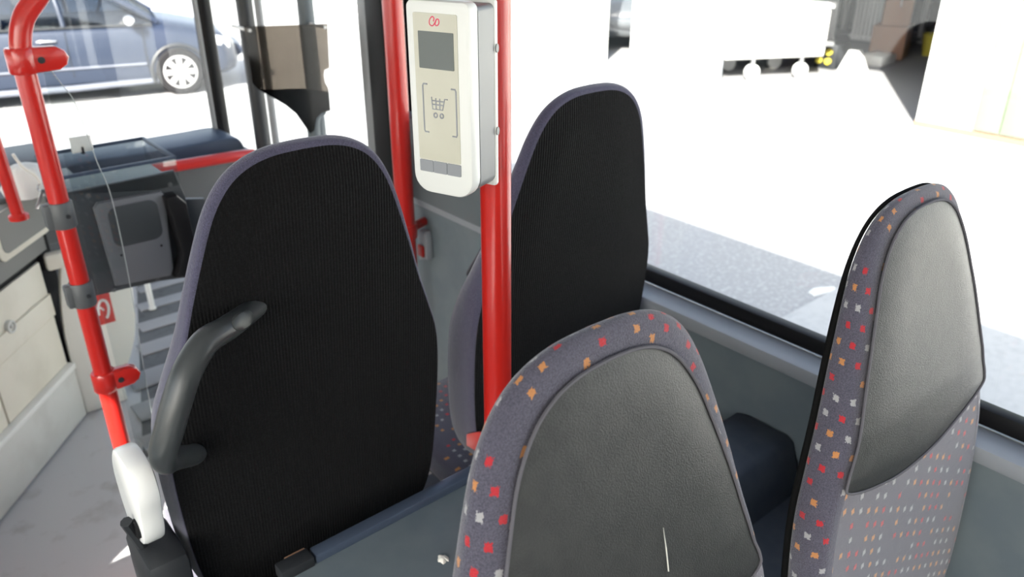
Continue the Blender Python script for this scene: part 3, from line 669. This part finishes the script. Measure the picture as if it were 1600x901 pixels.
# shelf rack with grey panels, boxes, bucket
rk = empty('shelf_rack', (14.4, 7.0, GZ)); tag(rk, 'pale metal shelf rack in the dark garage', 'rack')
for x, y in ((-.3, -.55), (-.3, .9), (.3, -.55), (.3, .9)): box(x-.04, x+.04, y-.04, y+.04, 0, 2.3).build('post', 'rack_white', rk)
for z in (.06, .8, 1.6): box(-.32, .32, -.58, .93, z, z+.04).build('shelf', 'silver', rk)
for k, (x, y) in enumerate(((13.6, 6.9), (12.9, 7.3))):
    rd = empty('radiator', (x, y, GZ+.1)); tag(rd, ('white ribbed radiator leaning nearest the cardboard boxes' if k == 0 else 'white ribbed radiator leaning behind the white trailer'), 'radiator', 'ribbed radiators')
    for j in range(7): box(-.03, .03, -.24+j*.07, -.19+j*.07, 0, .85, .01).build('rib', 'rack_white', rd)
    for z in (.04, .78): box(-.02, .02, -.25, .27, z, z+.05).build('rail', 'rack_white', rd)
def carton(x, y, z, s, rz, label, open_=True):
    e = empty('cardboard_box', (x, y, z), rz); tag(e, label, 'box', 'cardboard boxes')
    box(-s*.5, s*.5, -s*.4, s*.4, 0, s*.8, .01).build('body', 'cardboard', e)
    if open_:
        for sx in (-1, 1): box(-s*.02, s*.5, -s*.4, s*.4, 0, .012, M=Matrix.Translation((sx*s*.5, 0, s*.8)) @ Matrix.Rotation(-.7 if sx > 0 else PI+.7, 4, 'Y')).build('flap', 'cardboard', e)
carton(13.0, 6.15, GZ, .62, .3, 'lower brown cardboard box on the garage floor', False)
carton(13.02, 6.15, GZ+.50, .5, .5, 'open cardboard box on top of another box', True)
bk = empty('bucket', (13.6, 5.75, GZ)); tag(bk, 'yellow bucket on the dark garage floor', 'bucket')
MB().lathe([(.13, 0), (.17, .32), (.18, .34), (.165, .34), (.12, .03)], (0, 0, 0), 'z', 20).build('body', 'yellow', bk)
MB().tube([(.17*math.cos(t*PI/10), 0, .32+.16*math.sin(t*PI/10)) for t in range(11)], .008, 6).build('handle', 'silver', bk)
pb = empty('pipe_stack', (11.35, 6.25, GZ)); tag(pb, 'small dark block of four yellow ended pipes beside the trailer', 'pipes')
box(-.1, .3, -.17, .17, 0, .36, .02).build('crate', 'dark_plastic', pb)
for a in (-.07, .07):
    for z in (.12, .25): MB().lathe([(.045, -.14), (.045, .3)], (0, a, z), 'x', 14).build('pipe', 'yellow', pb)
tag(MB().prism([(-.20, 0), (.20, 0), (.07, .30), (-.04, .30)], lambda a, b, d: (11.3+d, 5.86+a, GZ+b), 0, .2, .02).build('white_cover', 'white_gloss'), 'white wedge shaped cover on the ground at the trailer end', 'cover')
tag(MB().tube(spline([(12.6, 5.95, 1.8), (12.6, 5.93, .8), (12.62, 5.92, .2)], 4), .012, 6).build('hanging_rope', 'rack_white'), 'thin pale rope hanging in the garage', 'rope')
tag(box(12.0, 12.45, 5.75, 6.1, GZ, GZ+.16, .03).build('folded_sheet', 'kick_grey'), 'folded pale sheet lying on the garage floor', 'sheet')

# ------------------------------------------------------------------ cars
def make_car(name, loc_, rz, sc, body_m, label):
    e = empty(name, loc_, rz); e.scale = (sc, sc, sc); tag(e, label, 'car', 'parked cars')
    # stations: x, half width, z bottom, z belt(shoulder), z top surface
    ST = [(-2.10, .62, .36, .70, .80), (-2.05, .74, .28, .80, .92), (-1.8, .83, .22, .90, 1.0), (-1.2, .87, .19, .93, 1.0), (-.4, .885, .19, .93, .99), (.4, .885, .19, .92, .98), (.95, .875, .19, .90, .985), (1.25, .865, .2, .86, .95), (1.65, .84, .21, .78, .86), (1.92, .77, .22, .68, .77), (2.06, .66, .26, .58, .66), (2.12, .52, .34, .48, .54)]
    def ring(x, hw, zb, zs, zt):
        h = [(hw*.80, zb), (hw*.97, zb+.06), (hw, zb+.16), (hw*.995, (zb+zs)/2), (hw*.985, zs-.06), (hw*.95, zs), (hw*.86, zs+(zt-zs)*.6), (hw*.5, zt), (0, zt+.012)]
        return [(x, -a, b) for a, b in h]+[(x, a, b) for a, b in h[::-1][1:]]
    xs = []
    for i in range(len(ST)-1):
        for k in range(4):
            t = k/4; xs.append([ST[i][j]*(1-t)+ST[i+1][j]*t for j in range(5)])
    xs.append(list(ST[-1]))
    bo = MB().loft([ring(*s) for s in xs]).build('body', body_m, e, 50)
    # cabin: roof shell on pillars
    CA = [(-1.98, .60, .93, 1.02), (-1.75, .68, .94, 1.30), (-1.35, .72, .95, 1.46), (-.7, .74, .95, 1.53), (0, .74, .95, 1.52), (.45, .72, .95, 1.42), (.8, .70, .95, 1.22), (1.12, .67, .93, 1.0)]
    def cring(x, hw, zb, zt): return [(x, -hw*1.12, zb), (x, -hw*1.10, zb+(zt-zb)*.25), (x, -hw, zb+(zt-zb)*.72), (x, -hw*.86, zt-(zt-zb)*.04), (x, -hw*.4, zt), (x, hw*.4, zt), (x, hw*.86, zt-(zt-zb)*.04), (x, hw, zb+(zt-zb)*.72), (x, hw*1.10, zb+(zt-zb)*.25), (x, hw*1.12, zb)]
    MB().loft([cring(*c) for c in CA]).build('greenhouse', 'car_glass', e, 50)
    rf = MB(); rg = []
    for x, hw, zb, zt in CA[1:6]:
        r = cring(x, hw+.012, zb, zt+.012)[3:7]; rg.append(r)
    rf.loft(rg, close=False).build('roof', body_m, e, 60)
    for s in (-1, 1):
        for pts, r in (([(1.12, .755, .95), (.8, .745, 1.17), (.45, .70, 1.36), (0, .66, 1.48), (-.7, .655, 1.49), (-1.35, .64, 1.42), (-1.75, .63, 1.27)], .035), ([(.02, .845, .96), (.0, .80, 1.2), (-.05, .68, 1.47)], .03), ([(-1.05, .845, .96), (-1.1, .80, 1.2), (-1.15, .67, 1.45)], .035)):
            MB().tube(spline([(a, s*b, c) for a, b, c in pts], 4), r, 8).build('pillar', body_m, e)
        MB().tube([(a, s*b, c) for a, b, c in ((1.05, .83, .93), (.4, .85, .945), (-1.2, .85, .95))], .014, 8).build('window_trim', 'car_dark', e)
        # door lines, handle, mirror, sill, lamps
        for x in (.92, .02, -1.02): MB().tube([(x, s*.868, .90), (x-.01, s*.886, .62), (x, s*.884, .34)], .005, 6).build('door_gap', 'car_dark', e)
        MB().tube([(.9, s*.889, .45), (0, s*.892, .45), (-1.0, s*.886, .45)], .014, 8).build('side_moulding', 'car_sill', e)
        MB().tube(spline([(-.10, s*.88, .80), (-.15, s*.905, .805), (-.26, s*.905, .805), (-.31, s*.88, .80)], 4), .014, 8).build('door_handle', 'chrome', e)
        rgm = []
        for y, q in ((.86, .4), (.90, .8), (.98, 1), (1.04, .9), (1.07, .5)): rgm.append([(.78+.07*q*math.cos(2*PI*k/14), s*y, 1.01+.07*q*math.sin(2*PI*k/14)) for k in range(14)])
        MB().loft(rgm).build('mirror', 'chrome', e, 60)
        MB().tube([(1.25, s*.80, .22), (0, s*.885, .20), (-1.0, s*.87, .20)], .04, 10).build('sill', 'car_sill', e)
        MB().loft([[(x, s*(y+.004), z+dz) for dz in (-.06, -.02, .05, .06)] for x, y, z in ((1.62, .83, .72), (1.85, .785, .68), (2.0, .70, .62))], close=False).build('headlamp', 'lamp_glass', e)
        for x in (1.30, -1.28):
            MB().tube([(x+.355*math.cos(t*PI/18), s*.872, .31+.355*math.sin(t*PI/18)) for t in range(-2, 21)], .022, 8).build('wheel_arch', 'car_dark', e)
            wh = empty('wheel', (x, s*.80, .31)); wh.parent = e
            MB().lathe([(.19, -.085), (.285, -.09), (.31, -.07), (.312, 0), (.31, .07), (.285, .09), (.19, .085)], (0, 0, 0), 'y', 36).build('tyre', 'tyre', wh)
            o = s*.088
            MB().lathe([(.205, o*.7), (.205, o*.8)], (0, 0, 0), 'y', 30).build('rim_back', 'car_dark', wh)
            hb = MB()
            for k in range(8):
                a = 2*PI*k/8
                ol = [(.03, -.024), (.16, -.034), (.205, -.022), (.205, .022), (.16, .034), (.03, .024)]
                hb.prism([(u*math.cos(a)-v*math.sin(a), u*math.sin(a)+v*math.cos(a)) for u, v in ol], lambda p, q, d: (p, d, q), o*.8, o*1.02)
            hb.lathe([(.215, o*.8), (.215, o*1.0), (.195, o*1.04), (.195, o*.8)], (0, 0, 0), 'y', 36)
            hb.lathe([(.06, o*.8), (.06, o*1.06), (.03, o*1.1)], (0, 0, 0), 'y', 16)
            hb.build('hub_cap', 'hub_silver', wh)
    # interior: two seats and a wheel seen through the glass
    for y in (-.36, .36):
        MB().prism(spline([(-.45, .5), (-.55, 1.0), (-.5, 1.3), (-.42, 1.3), (-.38, 1.0), (-.28, .6)], 4), lambda a, b, d: (a, y+d, b), -.2, .2, .04).build('seat', 'interior_cloth', e)
    MB().tube([(.42+.08*math.cos(t*PI/10), .36+.18*math.sin(t*PI/10), 1.0+.16*math.cos(t*PI/10)) for t in range(21)], .016, 8).build('steering_wheel', 'interior_cloth', e)
    MB().tube([(2.10, -.5, .5), (2.15, -.3, .48), (2.16, 0, .48), (2.15, .3, .48), (2.10, .5, .5)], .09, 10).build('bumper', body_m, e)
    return e
ch = math.atan2(-.255, .967)
cs_, sn_ = math.cos(ch), math.sin(ch)
SC = .93
lx, ly = 1.30*SC, -.88*SC
make_car('parked_car', (3.42-(lx*cs_-ly*sn_), 10.54-(lx*sn_+ly*cs_), GZ), ch, SC, 'car_blue', 'blue hatchback car parked outside beyond the windscreen')
make_car('parked_car', (11.6, 10.55, GZ), math.radians(-130), .95, 'car_grey', 'dark car with bright headlamp in the gap between the white walls')
bs = empty('blue_banner', (8.2, 24.5, GZ)); tag(bs, 'blue banner board far behind the blue car', 'banner')
box(-1.6, 1.6, -.04, .04, .2, 1.1, .01).build('board', 'blue_sign', bs)
for x in (-1.4, 1.4): box(x-.04, x+.04, .04, .1, 0, 1.1).build('post', 'silver', bs)
